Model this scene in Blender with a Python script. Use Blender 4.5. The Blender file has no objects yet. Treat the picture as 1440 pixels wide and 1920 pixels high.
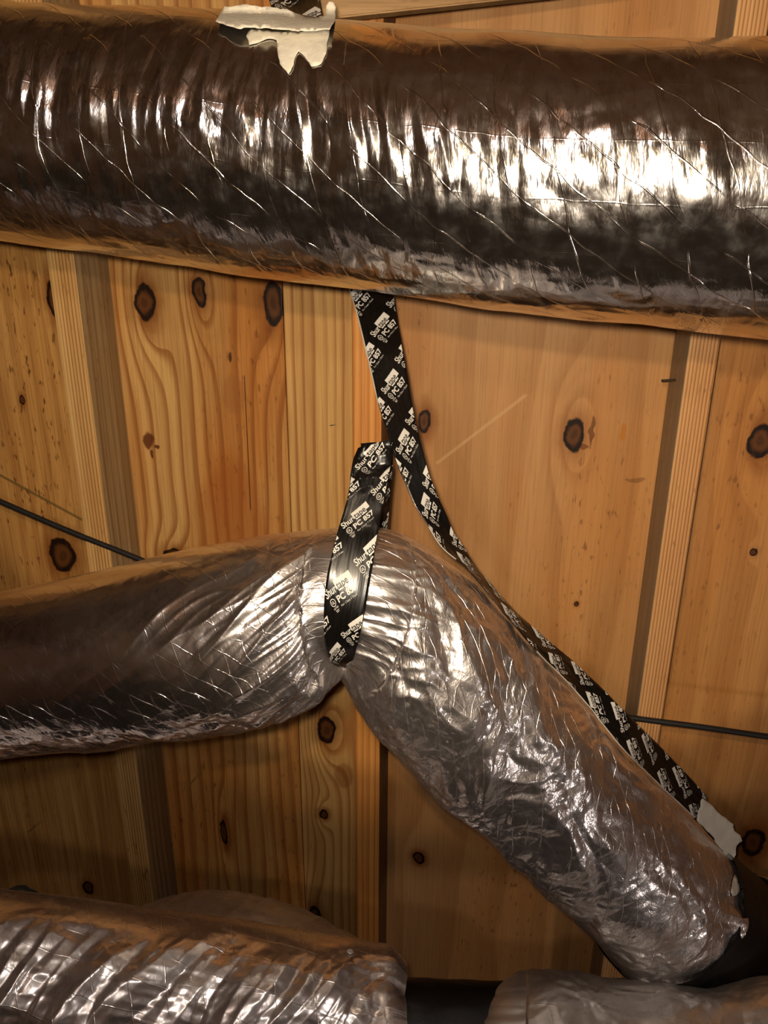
import bpy, bmesh, math, random
import numpy as np
from mathutils import Vector, Matrix
from mathutils.bvhtree import BVHTree
from mathutils.geometry import delaunay_2d_cdt

random.seed(4)
scene = bpy.context.scene
COL = scene.collection

# ------------------------------------------------------------------ camera
F = 1442.0                                   # focal length in pixels of the 1440 x 1920 frame
CAM = np.array([0.0, 0.0, 1.5])
YAW, PITCH, ROLL = math.radians(9.0), math.radians(20.0), math.radians(0.4)
FWD = np.array([-math.sin(YAW) * math.cos(PITCH), math.cos(YAW) * math.cos(PITCH), -math.sin(PITCH)])
_r = np.array([math.cos(YAW), math.sin(YAW), 0.0])
_u = np.cross(_r, FWD)
RT = _r * math.cos(ROLL) + _u * math.sin(ROLL)
UP = -_r * math.sin(ROLL) + _u * math.cos(ROLL)

cd = bpy.data.cameras.new('camera')
cam = bpy.data.objects.new('camera', cd)
COL.objects.link(cam)
cam.matrix_world = Matrix(((RT[0], UP[0], -FWD[0], CAM[0]), (RT[1], UP[1], -FWD[1], CAM[1]),
                           (RT[2], UP[2], -FWD[2], CAM[2]), (0, 0, 0, 1)))
cd.sensor_fit = 'VERTICAL'
cd.sensor_height = 32.0
cd.lens = 32.0 * F / 1920.0
cd.clip_start = 0.02
scene.camera = cam

# ------------------------------------------------------------------ world, lamps, exposure
w = bpy.data.worlds.new('world'); scene.world = w; w.use_nodes = True
w.node_tree.nodes['Background'].inputs[0].default_value = (0.05, 0.04, 0.03, 1)
w.node_tree.nodes['Background'].inputs[1].default_value = 0.1


def lamp(name, loc, watts, colour, radius):
    d = bpy.data.lights.new(name, 'POINT')
    d.energy, d.color, d.shadow_soft_size = watts, colour, radius
    o = bpy.data.objects.new(name, d); o.location = loc
    COL.objects.link(o)
    return o


def torch(name, loc, aim, watts, colour, radius, size, blend):
    d = bpy.data.lights.new(name, 'SPOT')
    d.energy, d.color, d.shadow_soft_size, d.spot_size, d.spot_blend = watts, colour, radius, math.radians(size), blend
    o = bpy.data.objects.new(name, d); o.location = loc
    o.rotation_euler = Vector(np.asarray(aim) - np.asarray(loc)).to_track_quat('-Z', 'Y').to_euler()
    COL.objects.link(o)
    return o


# the phone's own flash, a spot beam added beside it to light the upper wall and a head torch a little higher
_aim = CAM + FWD + RT * (840 - 720) / F + UP * (960 - 470) / F
lamp('phone_flash', CAM + UP * 0.014 - RT * 0.012, 4.4, (1.0, 0.91, 0.82), 0.009)
torch('added_beam', CAM + UP * 0.022 - RT * 0.018, _aim, 9.8, (1.0, 0.84, 0.62), 0.010, 77, 0.10)
torch('head_torch', CAM + UP * 0.10 - RT * 0.045 - FWD * 0.03, _aim, 5.5, (1.0, 0.74, 0.44), 0.012, 80, 0.12)
lamp('added_high_fill', (-0.45, -0.95, 2.15), 8.0, (1.0, 0.88, 0.80), 0.05)  # unseen lamp added above and behind to brighten the foil
lamp('added_low_fill', (1.15, -0.25, 0.72), 4.5, (1.0, 0.88, 0.82), 0.06)  # unseen lamp added low at right to brighten the falling duct
scene.cycles.max_bounces = 4
scene.cycles.diffuse_bounces = 2
scene.cycles.glossy_bounces = 3
scene.cycles.caustics_reflective = False
scene.cycles.caustics_refractive = False
scene.view_settings.view_transform = 'Standard'
scene.view_settings.look = 'None'
scene.view_settings.gamma = 1.0
scene.view_settings.use_curve_mapping = False
scene.view_settings.exposure = 0.6


# ------------------------------------------------------------------ helpers: points
def ray(px, py):
    return FWD + RT * ((px - 720.0) / F) + UP * ((960.0 - py) / F)


def at(px, py, depth):                       # point at a distance in front of the camera
    return CAM + ray(px, py) * depth


def at_y(px, py, y):                         # point on a plane parallel to the back wall
    r = ray(px, py)
    return CAM + r * (y / r[1])


def to_px(p):
    d = np.asarray(p) - CAM
    z = d @ FWD
    return 720 + F * (d @ RT) / z, 960 - F * (d @ UP) / z


# ------------------------------------------------------------------ helpers: noise
def _hash(ix, iy, seed):
    h = (ix.astype(np.int64) * 374761393 + iy.astype(np.int64) * 668265263 + seed * 1442695041) & 0xFFFFFFFF
    h = ((h ^ (h >> 13)) * 1274126177) & 0xFFFFFFFF
    return (h ^ (h >> 16)) & 0xFFFFFFFF


def pn(x, y, seed=0):                        # gradient noise, about -1..1
    x = np.asarray(x, float); y = np.asarray(y, float)
    x, y = np.broadcast_arrays(x, y)
    x0 = np.floor(x); y0 = np.floor(y)
    fx = x - x0; fy = y - y0
    ux = fx * fx * fx * (fx * (fx * 6 - 15) + 10); uy = fy * fy * fy * (fy * (fy * 6 - 15) + 10)

    def g(ix, iy, dx, dy):
        a = _hash(ix, iy, seed) * (2 * math.pi / 4294967296.0)
        return np.cos(a) * dx + np.sin(a) * dy
    n00 = g(x0, y0, fx, fy); n10 = g(x0 + 1, y0, fx - 1, fy)
    n01 = g(x0, y0 + 1, fx, fy - 1); n11 = g(x0 + 1, y0 + 1, fx - 1, fy - 1)
    a = n00 + ux * (n10 - n00); b = n01 + ux * (n11 - n01)
    return (a + uy * (b - a)) * 1.5


def ridge(x, y, seed=0):                     # sharp crests, 0..1
    return 1.0 - np.minimum(np.abs(pn(x, y, seed)) * 1.6, 1.0)


def tri(x, y, seed=0):                       # random heights joined by flat triangles with sharp folds
    x0 = np.floor(x); y0 = np.floor(y); fx = x - x0; fy = y - y0
    r = lambda a, b: _hash(a, b, seed) * (2.0 / 4294967296.0) - 1.0
    up = fx > fy
    mx = np.maximum(fx, fy); mn = np.minimum(fx, fy)
    mid_ = r(np.where(up, x0 + 1, x0), np.where(up, y0, y0 + 1))
    return r(x0, y0) * (1 - mx) + mid_ * (mx - mn) + r(x0 + 1, y0 + 1) * mn


def crumple(s, v, f, seed=0):                # creased foil: flat facets of three sizes
    wx = pn(s * f * 0.45, v * f * 0.45, seed + 5) * 0.75
    wy = pn(s * f * 0.45, v * f * 0.45, seed + 6) * 0.75
    x, y = s * f + wx, v * f + wy
    a = tri(x, y, seed)
    b = tri((x * 0.8 - y * 0.6) * 2.1, (x * 0.6 + y * 0.8) * 2.1, seed + 1) * 0.45
    c = tri((x * 0.3 + y * 0.95) * 4.6, (-x * 0.95 + y * 0.3) * 4.6, seed + 2) * 0.2
    return a + b + c


def smooth(e0, e1, x):
    t = np.clip((x - e0) / (e1 - e0), 0, 1)
    return t * t * (3 - 2 * t)


def spline(t, arr, q):                       # monotone-ish cubic through rows of arr at knots t
    t = np.asarray(t, float); arr = np.asarray(arr, float)
    if arr.ndim == 1:
        return spline(t, arr[:, None], q)[:, 0]
    m = np.zeros_like(arr)
    d = (arr[1:] - arr[:-1]) / (t[1:] - t[:-1])[:, None]
    m[1:-1] = (d[1:] * (t[1:-1] - t[:-2])[:, None] + d[:-1] * (t[2:] - t[1:-1])[:, None]) / (t[2:] - t[:-2])[:, None]
    m[0], m[-1] = d[0], d[-1]
    i = np.clip(np.searchsorted(t, q, side='right') - 1, 0, len(t) - 2)
    h = (t[i + 1] - t[i])[:, None]
    x = ((q - t[i]))[:, None] / h
    return ((2 * x**3 - 3 * x**2 + 1) * arr[i] + (x**3 - 2 * x**2 + x) * h * m[i]
            + (-2 * x**3 + 3 * x**2) * arr[i + 1] + (x**3 - x**2) * h * m[i + 1])


# ------------------------------------------------------------------ helpers: objects
def obj(name, me, mat=None, parent=None):
    o = bpy.data.objects.new(name, me)
    COL.objects.link(o)
    if mat is not None and me is not None:
        me.materials.append(mat)
    if parent is not None:
        o.parent = parent
        o.matrix_parent_inverse = parent.matrix_world.inverted() if False else Matrix.Translation(-Vector(parent.location))
    return o


def thing(name, label, cat, loc=(0, 0, 0), group=None):
    o = bpy.data.objects.new(name, None)
    COL.objects.link(o)
    o.empty_display_size = 0.05
    o.location = loc
    o['label'] = label; o['category'] = cat
    if group: o['group'] = group
    return o


def tag(o, label, cat, group=None):
    o['label'] = label; o['category'] = cat
    if group: o['group'] = group
    return o


def structure(o):
    o['kind'] = 'structure'
    return o


def grid_mesh(name, V, UV=None, closed=False, smooth_shade=True):
    n, m, _ = V.shape
    me = bpy.data.meshes.new(name)
    me.vertices.add(n * m)
    me.vertices.foreach_set('co', V.reshape(-1).astype(np.float32))
    i = np.arange(n - 1)[:, None]; mm = m if closed else m - 1
    j = np.arange(mm)[None, :]; j2 = (j + 1) % m
    q = np.stack(np.broadcast_arrays(i * m + j, i * m + j2, (i + 1) * m + j2, (i + 1) * m + j), -1).reshape(-1, 4)
    nf = len(q)
    me.loops.add(nf * 4); me.polygons.add(nf)
    me.loops.foreach_set('vertex_index', q.reshape(-1).astype(np.int32))
    me.polygons.foreach_set('loop_start', np.arange(0, nf * 4, 4, dtype=np.int32))
    me.polygons.foreach_set('use_smooth', np.full(nf, smooth_shade))
    if UV is not None:
        lay = me.uv_layers.new(name='UVMap')
        lay.data.foreach_set('uv', UV.reshape(-1, 2)[q.reshape(-1)].reshape(-1).astype(np.float32))
    me.update(); me.validate()
    return me


def bm_mesh(name, bm, smooth_shade=False):
    me = bpy.data.meshes.new(name)
    bmesh.ops.recalc_face_normals(bm, faces=bm.faces)
    bm.to_mesh(me); bm.free()
    for p in me.polygons: p.use_smooth = smooth_shade
    return me


def box_mesh(name, x0, x1, y0, y1, z0, z1, bevel=0.0015):
    bm = bmesh.new()
    bmesh.ops.create_cube(bm, size=1.0)
    for v in bm.verts:
        v.co = Vector(((x0 + x1) / 2 + v.co.x * (x1 - x0), (y0 + y1) / 2 + v.co.y * (y1 - y0), (z0 + z1) / 2 + v.co.z * (z1 - z0)))
    if bevel:
        bmesh.ops.bevel(bm, geom=list(bm.edges), offset=bevel, segments=2, affect='EDGES', profile=0.5)
    return bm_mesh(name, bm)


def tube_mesh(name, pts, radius, sides=10, closed_ends=True):
    P = np.array(pts, float)
    T = np.gradient(P, axis=0); T /= np.linalg.norm(T, axis=1)[:, None]
    ref = np.array([0.0, 0, 1.0])
    A = np.cross(T, ref); A /= np.linalg.norm(A, axis=1)[:, None]
    B = np.cross(T, A)
    th = np.linspace(0, 2 * np.pi, sides, endpoint=False)
    r = np.broadcast_to(np.asarray(radius, float), (len(P),))
    V = P[:, None] + r[:, None, None] * (np.cos(th)[None, :, None] * A[:, None] + np.sin(th)[None, :, None] * B[:, None])
    return grid_mesh(name, V, closed=True)


# ------------------------------------------------------------------ helpers: node materials
class NT:
    def __init__(self, name):
        self.m = bpy.data.materials.new(name); self.m.use_nodes = True
        self.t = self.m.node_tree; self.t.nodes.clear()
        self.out = self.t.nodes.new('ShaderNodeOutputMaterial')

    def n(self, typ, props=None, **ins):
        nd = self.t.nodes.new(typ)
        for k, v in (props or {}).items(): setattr(nd, k, v)
        for k, v in ins.items():
            key = int(k[1:]) if k[0] == '_' and k[1:].isdigit() else k.replace('_', ' ')
            self.link(v, nd.inputs[key])
        return nd

    def link(self, v, sock):
        if isinstance(v, bpy.types.NodeSocket): self.t.links.new(v, sock)
        else: sock.default_value = v

    def math(self, op, a, b=0.0, c=0.0, clamp=False):
        return self.n('ShaderNodeMath', {'operation': op, 'use_clamp': clamp}, _0=a, _1=b, _2=c).outputs[0]

    def vmath(self, op, a, b=(0, 0, 0)):
        nd = self.n('ShaderNodeVectorMath', {'operation': op}, _0=a, _1=b)
        return nd.outputs['Value'] if op in ('LENGTH', 'DOT_PRODUCT') else nd.outputs['Vector']

    def noise(self, vec, scale, detail=3.0, rough=0.55, dist=0.0, colour=False):
        nd = self.n('ShaderNodeTexNoise', Vector=vec, Scale=scale, Detail=detail, Roughness=rough, Distortion=dist)
        return nd.outputs['Color'] if colour else nd.outputs['Fac']

    def xyz(self, x, y, z):
        return self.n('ShaderNodeCombineXYZ', _0=x, _1=y, _2=z).outputs[0]

    def range(self, v, a, b, c=0.0, d=1.0, interp='SMOOTHSTEP'):
        nd = self.n('ShaderNodeMapRange', {'interpolation_type': interp}, _0=v, _1=a, _2=b, _3=c, _4=d)
        return nd.outputs[0]

    def mix(self, f, a, b, blend='MIX'):
        nd = self.t.nodes.new('ShaderNodeMix'); nd.data_type = 'RGBA'; nd.blend_type = blend
        self.link(f, nd.inputs[0]); self.link(a, nd.inputs[6]); self.link(b, nd.inputs[7])
        return nd.outputs[2]

    def bump(self, h, strength, dist, normal=None):
        nd = self.n('ShaderNodeBump', Strength=strength, Distance=dist, Height=h)
        if normal is not None: self.link(normal, nd.inputs['Normal'])
        return nd.outputs[0]

    def bsdf(self, **ins):
        b = self.n('ShaderNodeBsdfPrincipled', **ins)
        self.t.links.new(b.outputs[0], self.out.inputs[0])
        return b


def rgb(r, g, b):                            # 0..255 display values to linear
    f = lambda c: ((c / 255 + 0.055) / 1.055) ** 2.4 if c / 255 > 0.04045 else c / 255 / 12.92
    return (f(r), f(g), f(b), 1.0)


def wood(name, light, dark, tint, knots=(), freq=55.0, zf=0.7, contrast=0.6, wob=0.02, seed=0.0, axis='x',
         fibre=0.35, broad=0.5, lines=0.0, line_freq=140.0, line_wob=0.006, fleck=0.55, stains=(), spec=0.3, rough=0.55, marks=()):
    m = NT(name)
    tc = m.n('ShaderNodeTexCoord').outputs['Object']
    sp = m.n('ShaderNodeSeparateXYZ', _0=tc)
    X, Y, Z = sp.outputs
    across = X if axis == 'x' else m.math('ADD', X, Y)
    if axis == 'h':                          # grain along x
        across, Z = Z, X
    P = m.xyz(across, 0.0, Z)
    Ps = m.vmath('ADD', P, (seed, seed * 0.37, seed * 1.7))
    # slow wander of the grain
    wn = m.noise(m.vmath('MULTIPLY', Ps, (5.0, 1.0, 1.3)), 1.0, 2.0)
    phase = m.math('ADD', across, m.math('MULTIPLY', m.math('SUBTRACT', wn, 0.5), wob * 2))
    jit = m.vmath('SCALE', m.vmath('SUBTRACT', m.noise(m.vmath('MULTIPLY', Ps, (40, 1, 40)), 1.0, 3.0, colour=True), (0.5, 0.5, 0.5)))
    jit.node.inputs[3].default_value = 0.016
    Pj = m.vmath('ADD', P, jit)
    fine = m.noise(m.vmath('MULTIPLY', Ps, (420, 1, 9)), 1.0, 2.0, 0.6)
    core = halo = None
    ringv = None
    for k in knots:
        kx, kz, rx, rz, push = k
        d = m.vmath('LENGTH', m.vmath('MULTIPLY', m.vmath('SUBTRACT', Pj, (kx, 0, kz)), (1 / rx, 0, 1 / rz)))
        dl = m.vmath('LENGTH', m.vmath('MULTIPLY', m.vmath('SUBTRACT', P, (kx, 0, kz)), (1 / (rx * 2.0), 0, 1 / (rz * 3.2))))
        e = m.math('EXPONENT', m.math('MULTIPLY', m.math('MULTIPLY', dl, dl), -1.0))
        phase = m.math('ADD', phase, m.math('MULTIPLY', e, push))
        c = m.range(d, 1.08, 0.92); h = m.range(d, 2.4, 0.8)
        ed = m.math('MULTIPLY', m.math('MULTIPLY', m.range(d, 0.55, 0.95), m.range(d, 1.2, 1.0)), m.range(fine, 0.3, 0.6, 0.5, 1.0))
        rg = m.math('MULTIPLY', c, m.math('MULTIPLY_ADD', m.math('SINE', m.math('MULTIPLY', d, 11.0)), 0.16, 0.42))
        core = c if core is None else m.math('MAXIMUM', core, c)
        halo = h if halo is None else m.math('MAXIMUM', halo, h)
        cur = m.math('MULTIPLY_ADD', ed, 1.0, rg)
        ringv = cur if ringv is None else m.math('MAXIMUM', ringv, cur)
    # growth-ring bands following the phase
    g1 = m.noise(m.vmath('ADD', m.xyz(m.math('MULTIPLY', phase, freq), 0.0, m.math('MULTIPLY', Z, zf)), (seed * 3.1, 0, seed)), 1.0, 2.5, 0.6)
    band = m.range(g1, 0.42, 0.66)
    big = m.noise(m.vmath('MULTIPLY', Ps, (7, 1, 1.6)), 1.0, 3.0)
    tot = m.math('MULTIPLY', band, contrast)
    if lines > 0:                            # late-wood lines: slow rise, sharp edge
        ph = m.math('FRACT', m.math('MULTIPLY', m.math('ADD', phase, m.math('MULTIPLY', g1, line_wob)), line_freq))
        ln = m.math('MULTIPLY', m.range(ph, 0.30, 0.90), m.range(ph, 1.0, 0.93))
        tot = m.math('MAXIMUM', tot, m.math('MULTIPLY', ln, m.math('MULTIPLY', lines, m.range(g1, 0.25, 0.6, 0.35, 1.0))))
    col = m.mix(m.range(big, 0.35, 0.68, 0, broad), light, tint)
    col = m.mix(tot, col, dark)
    col = m.mix(m.range(fine, 0.38, 0.75, 0, fibre), col, tuple(c * 0.55 for c in dark[:3]) + (1,))
    # small resin flecks and pores
    fl = m.noise(m.vmath('MULTIPLY', Ps, (190, 1, 55)), 1.0, 2.0, 0.5)
    col = m.mix(m.math('MULTIPLY', m.range(fl, 0.60, 0.74, 0, fleck), m.range(big, 0.45, 0.65, 0.15, 1.0)), col, rgb(92, 50, 18))
    for (sx, sz, rx, rz, c, amt) in stains:
        d = m.vmath('LENGTH', m.vmath('MULTIPLY', m.vmath('SUBTRACT', Pj, (sx, 0, sz)), (1 / rx, 0, 1 / rz)))
        col = m.mix(m.range(d, 1.1, 0.7, 0, amt), col, c)
    if core is not None:
        col = m.mix(m.math('MULTIPLY', halo, m.range(g1, 0.3, 0.65, 0.25, 0.85)), col, rgb(134, 72, 22))
        kc = m.mix(m.math('MINIMUM', ringv, 1.0), rgb(118, 70, 30), rgb(30, 13, 5))
        col = m.mix(core, col, kc)
    for (x0_, z0_, x1_, z1_, wd, c, amt) in marks:
        L_ = math.hypot(x1_ - x0_, z1_ - z0_); tx, tz = (x1_ - x0_) / L_, (z1_ - z0_) / L_
        rel = m.vmath('SUBTRACT', P, (x0_, 0, z0_))
        off = m.math('ABSOLUTE', m.vmath('DOT_PRODUCT', rel, (-tz, 0, tx)))
        al = m.math('ABSOLUTE', m.math('SUBTRACT', m.vmath('DOT_PRODUCT', rel, (tx, 0, tz)), L_ / 2))
        k_ = m.math('MULTIPLY', m.range(off, wd, wd * 0.5), m.range(al, L_ / 2, L_ / 2 - 0.006))
        col = m.mix(m.math('MULTIPLY', k_, amt), col, c)
    hgt = m.math('MULTIPLY', fine, 0.35)
    m.bsdf(Base_Color=col, Roughness=rough, Specular_IOR_Level=spec, Normal=m.bump(hgt, 0.35, 0.0012))
    return m.m


def foil(name, base=(0.80, 0.765, 0.74, 1), rough=0.17, grid=(0.024, 0.016), ang=0.55, bump=0.6, dust=0.05, fine=260.0,
         scrim=0.8, stretch=(1.0, 0.5), taut=None, vmask=None, haze=0.0, haze_rough=0.5):
    m = NT(name)
    uv = m.n('ShaderNodeTexCoord').outputs['UV']
    sp = m.n('ShaderNodeSeparateXYZ', _0=uv); U, V = sp.outputs[0], sp.outputs[1]
    wz = m.noise(uv, 28.0, 1.0)
    wob = m.math('MULTIPLY', m.math('SUBTRACT', wz, 0.5), 0.010)
    # reinforcing threads under the film
    a1 = m.math('ADD', m.math('ADD', m.math('MULTIPLY', U, -math.sin(ang)), m.math('MULTIPLY', V, math.cos(ang))), wob)
    a2 = m.math('ADD', V, m.math('MULTIPLY', wob, 0.8))
    a3 = m.math('ADD', m.math('SUBTRACT', m.math('MULTIPLY', U, math.cos(0.25)), m.math('MULTIPLY', V, math.sin(0.25))), wob)

    def thread(a, pitch, wd=0.0008):
        fr = m.math('FRACT', m.math('DIVIDE', a, pitch))
        dd = m.math('MULTIPLY', m.math('ABSOLUTE', m.math('SUBTRACT', fr, 0.5)), pitch)
        return m.range(dd, wd, wd * 0.15)
    th = m.math('MAXIMUM', thread(a1, grid[0]), m.math('MAXIMUM', m.math('MULTIPLY', thread(a2, grid[1] * 1.7), 0.2), m.math('MULTIPLY', thread(a3, grid[0] * 1.3), 0.8)))
    th = m.math('MULTIPLY', th, m.range(wz, 0.4, 0.6, 0.1, 1.0))
    suv = m.vmath('MULTIPLY', uv, (stretch[0], stretch[1], 1))
    n1 = m.math('ABSOLUTE', m.math('SUBTRACT', m.noise(suv, fine, 2.0, 0.6), 0.5))
    n2 = m.math('ABSOLUTE', m.math('SUBTRACT', m.noise(suv, fine * 0.3, 1.0, 0.5), 0.5))
    h = m.math('ADD', m.math('MULTIPLY', n1, 0.5 * bump), m.math('MULTIPLY', n2, 1.6 * bump))
    if vmask:
        h = m.math('MULTIPLY', h, m.range(V, vmask[0], vmask[1], vmask[2], 1.0))
    if taut:                                 # the film is stretched smooth up to a place along the duct
        tf = m.math('MAXIMUM', m.range(U, taut[0], taut[1], taut[2], 1.0), m.range(V, 0.175, 0.215, taut[2], 0.9))
        h = m.math('MULTIPLY', h, tf); th = m.math('MULTIPLY', th, tf)
    h = m.math('ADD', h, m.math('MULTIPLY', th, scrim * 0.32))
    nr = m.bump(h, 1.0, 0.0022)
    rn = m.noise(uv, 60.0, 3.0)
    rg = m.range(rn, 0.3, 0.75, rough * 0.7, rough * 1.5)
    if taut: rg = m.math('MULTIPLY', rg, m.range(U, taut[0], taut[1], 0.7, 1.0))
    b1 = m.n('ShaderNodeBsdfPrincipled', Base_Color=base, Metallic=1.0, Roughness=rg, Normal=nr)
    if haze:                                 # fine crinkling spreads part of the reflection
        bz = m.n('ShaderNodeBsdfPrincipled', Base_Color=base, Metallic=1.0, Roughness=haze_rough, Normal=nr)
        hz = m.range(U, taut[0], taut[1], 0.06, haze) if taut else haze
        b1 = m.n('ShaderNodeMixShader', _0=hz, _1=b1.outputs[0], _2=bz.outputs[0])
    b2 = m.n('ShaderNodeBsdfDiffuse', Color=rgb(158, 140, 122), Normal=nr)
    mx = m.n('ShaderNodeMixShader', _0=dust, _1=b1.outputs[0], _2=b2.outputs[0])
    m.t.links.new(mx.outputs[0], m.out.inputs[0])
    return m.m


def plain(name, col, rough=0.5, spec=0.4, bump_scale=0.0, bump=0.2, var=0.0, metallic=0.0):
    m = NT(name)
    tc = m.n('ShaderNodeTexCoord').outputs['Object']
    c = col
    if var: c = m.mix(m.range(m.noise(tc, 60.0, 4.0), 0.35, 0.7, 0, var), col, tuple(x * 0.45 for x in col[:3]) + (1,))
    ins = dict(Base_Color=c, Roughness=rough, Specular_IOR_Level=spec, Metallic=metallic)
    if bump_scale: ins['Normal'] = m.bump(m.noise(tc, bump_scale, 4.0), bump, 0.002)
    m.bsdf(**ins)
    return m.m


# ------------------------------------------------------------------ the setting
STUD_Y, PANEL_Y = 0.960, 1.049
Z0, Z1 = 0.0, 2.5


def kn(px, py, rx, ry, push=0.02, y=PANEL_Y):
    p = at_y(px, py, y)
    k = np.linalg.norm(p - CAM) / F
    return (float(p[0]), float(p[2]), rx * k * 1.0, ry * k * 1.15, push)


def mk(x0, y0, x1, y1, wpx, c, amt):
    a, b = at_y(x0, y0, PANEL_Y), at_y(x1, y1, PANEL_Y)
    return (float(a[0]), float(a[2]), float(b[0]), float(b[2]), wpx * 1.1 / F, c, amt)


def stn(px, py, rx, ry, c, amt, y=PANEL_Y):
    a = kn(px, py, rx, ry, 0, y)
    return (a[0], a[1], a[2], a[3], c, amt)


w_a = wood('pine_veneer_mottled', rgb(228, 176, 104), rgb(158, 92, 34), rgb(206, 142, 68), seed=1.3, freq=30, contrast=0.5, fibre=0.45, fleck=0.95, lines=0.4, line_freq=34, line_wob=0.02,
           knots=[kn(100, 560, 12, 26, 0.02), kn(118, 1042, 24, 27, 0.04), kn(40, 750, 5, 8, 0), kn(165, 1665, 10, 12, 0.02)],
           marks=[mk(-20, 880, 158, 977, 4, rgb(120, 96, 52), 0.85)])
w_b = wood('pine_veneer_knotty', rgb(230, 182, 112), rgb(150, 84, 28), rgb(208, 132, 56), seed=4.7, freq=22, zf=0.5, contrast=0.35, wob=0.035, fibre=0.3, broad=0.85, lines=0.78, line_freq=44, line_wob=0.03,
           knots=[kn(272, 567, 19, 29, 0.055), kn(375, 547, 13, 23, 0.06), kn(512, 570, 22, 34, -0.04), kn(325, 1042, 22, 12, 0.03),
                  kn(165, 1668, 11, 11, 0.01), kn(420, 1560, 6, 22, 0.03)],
           stains=[stn(279, 826, 11, 14, rgb(96, 40, 12), 0.9), stn(294, 838, 5, 4, rgb(96, 40, 12), 0.9), stn(284, 850, 3, 7, rgb(96, 40, 12), 0.9),
                   stn(440, 740, 24, 34, rgb(160, 100, 48), 0.45), stn(432, 670, 3, 7, rgb(70, 36, 14), 0.9),
                   stn(440, 1000, 70, 140, rgb(170, 88, 28), 0.5)],
           marks=[mk(458, 700, 470, 960, 1.5, rgb(70, 34, 10), 0.8)])
w_c = wood('pine_veneer_striped', rgb(230, 182, 112), rgb(158, 92, 38), rgb(212, 146, 72), seed=8.2, freq=40, zf=0.4, contrast=0.3, wob=0.014, fibre=0.25, lines=0.72, line_freq=70, line_wob=0.012,
           knots=[kn(612, 1368, 17, 26, 0.06), kn(606, 1527, 8, 9, 0.03), kn(590, 1722, 12, 24, 0.02)],
           stains=[stn(645, 1455, 18, 26, rgb(150, 84, 34), 0.5)])
w_d = wood('smooth_plywood_sheet', rgb(212, 160, 104), rgb(158, 98, 46), rgb(216, 148, 80), seed=12.9, freq=9, zf=0.5, contrast=0.35, wob=0.07, fibre=0.22, broad=0.7, lines=0.42, line_freq=14, line_wob=0.06,
           knots=[kn(795, 790, 13, 22, 0.03), kn(1078, 815, 19, 28, 0.13), kn(785, 1610, 10, 11, 0.04), kn(1082, 1132, 4, 5, 0.0)],
           stains=[stn(1168, 812, 6, 16, rgb(200, 124, 38), 0.8), stn(1110, 806, 4, 24, rgb(90, 44, 16), 0.75), stn(1096, 838, 10, 5, rgb(90, 44, 16), 0.7),
                   stn(1190, 900, 20, 4, rgb(110, 70, 36), 0.5), stn(1085, 1300, 40, 60, rgb(140, 88, 42), 0.35)],
           marks=[mk(815, 872, 990, 738, 4, rgb(224, 180, 126), 0.5)])
w_e = wood('smooth_plywood_sheet_knots', rgb(212, 156, 94), rgb(152, 90, 40), rgb(206, 136, 66), seed=17.1, freq=10, zf=0.5, contrast=0.4, wob=0.06, fibre=0.25, broad=0.7, lines=0.5, line_freq=16, line_wob=0.05,
           knots=[kn(1424, 826, 20, 27, 0.08), kn(1412, 1580, 17, 24, 0.05), kn(1412, 1035, 7, 6, 0.03)])
w_stud = wood('stud_pine', rgb(232, 188, 122), rgb(150, 88, 34), rgb(214, 154, 84), seed=23.0, freq=40, zf=0.3, contrast=0.2, wob=0.004, fibre=0.2, lines=0.85, line_freq=210, line_wob=0.002, axis='xy')
w_stud2 = wood('stud_pine_orange', rgb(228, 160, 84), rgb(166, 82, 24), rgb(216, 128, 50), seed=29.0, freq=70, zf=0.3, contrast=0.4, wob=0.006, fibre=0.2, lines=0.75, line_freq=105, line_wob=0.004, axis='xy')
w_stud3 = wood('stud_pine_pink', rgb(230, 178, 118), rgb(150, 86, 40), rgb(216, 152, 92), seed=33.0, freq=40, zf=0.3, contrast=0.2, wob=0.003, fibre=0.2, lines=0.85, line_freq=240, line_wob=0.002, axis='xy')
w_side = wood('stud_side_tan', rgb(196, 168, 124), rgb(120, 84, 44), rgb(170, 140, 100), seed=37.0, freq=30, zf=0.3, contrast=0.5, wob=0.012, fibre=0.3, lines=0.7, line_freq=60, line_wob=0.02, axis='xy')  # greyer tone for the left stud's side faces
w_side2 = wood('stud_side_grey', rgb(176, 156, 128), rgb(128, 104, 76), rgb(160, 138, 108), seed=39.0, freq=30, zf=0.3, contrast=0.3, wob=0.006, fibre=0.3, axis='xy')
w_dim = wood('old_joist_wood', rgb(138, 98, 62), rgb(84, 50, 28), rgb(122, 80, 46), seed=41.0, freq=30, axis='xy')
w_brace = wood('brace_wood', rgb(196, 160, 112), rgb(130, 90, 50), rgb(176, 132, 84), seed=47.0, freq=60, axis='h')
w_floor = plain('dark_ground_cover', rgb(40, 34, 30), 0.8, 0.2, 25.0, 0.4, 0.5)

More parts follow.
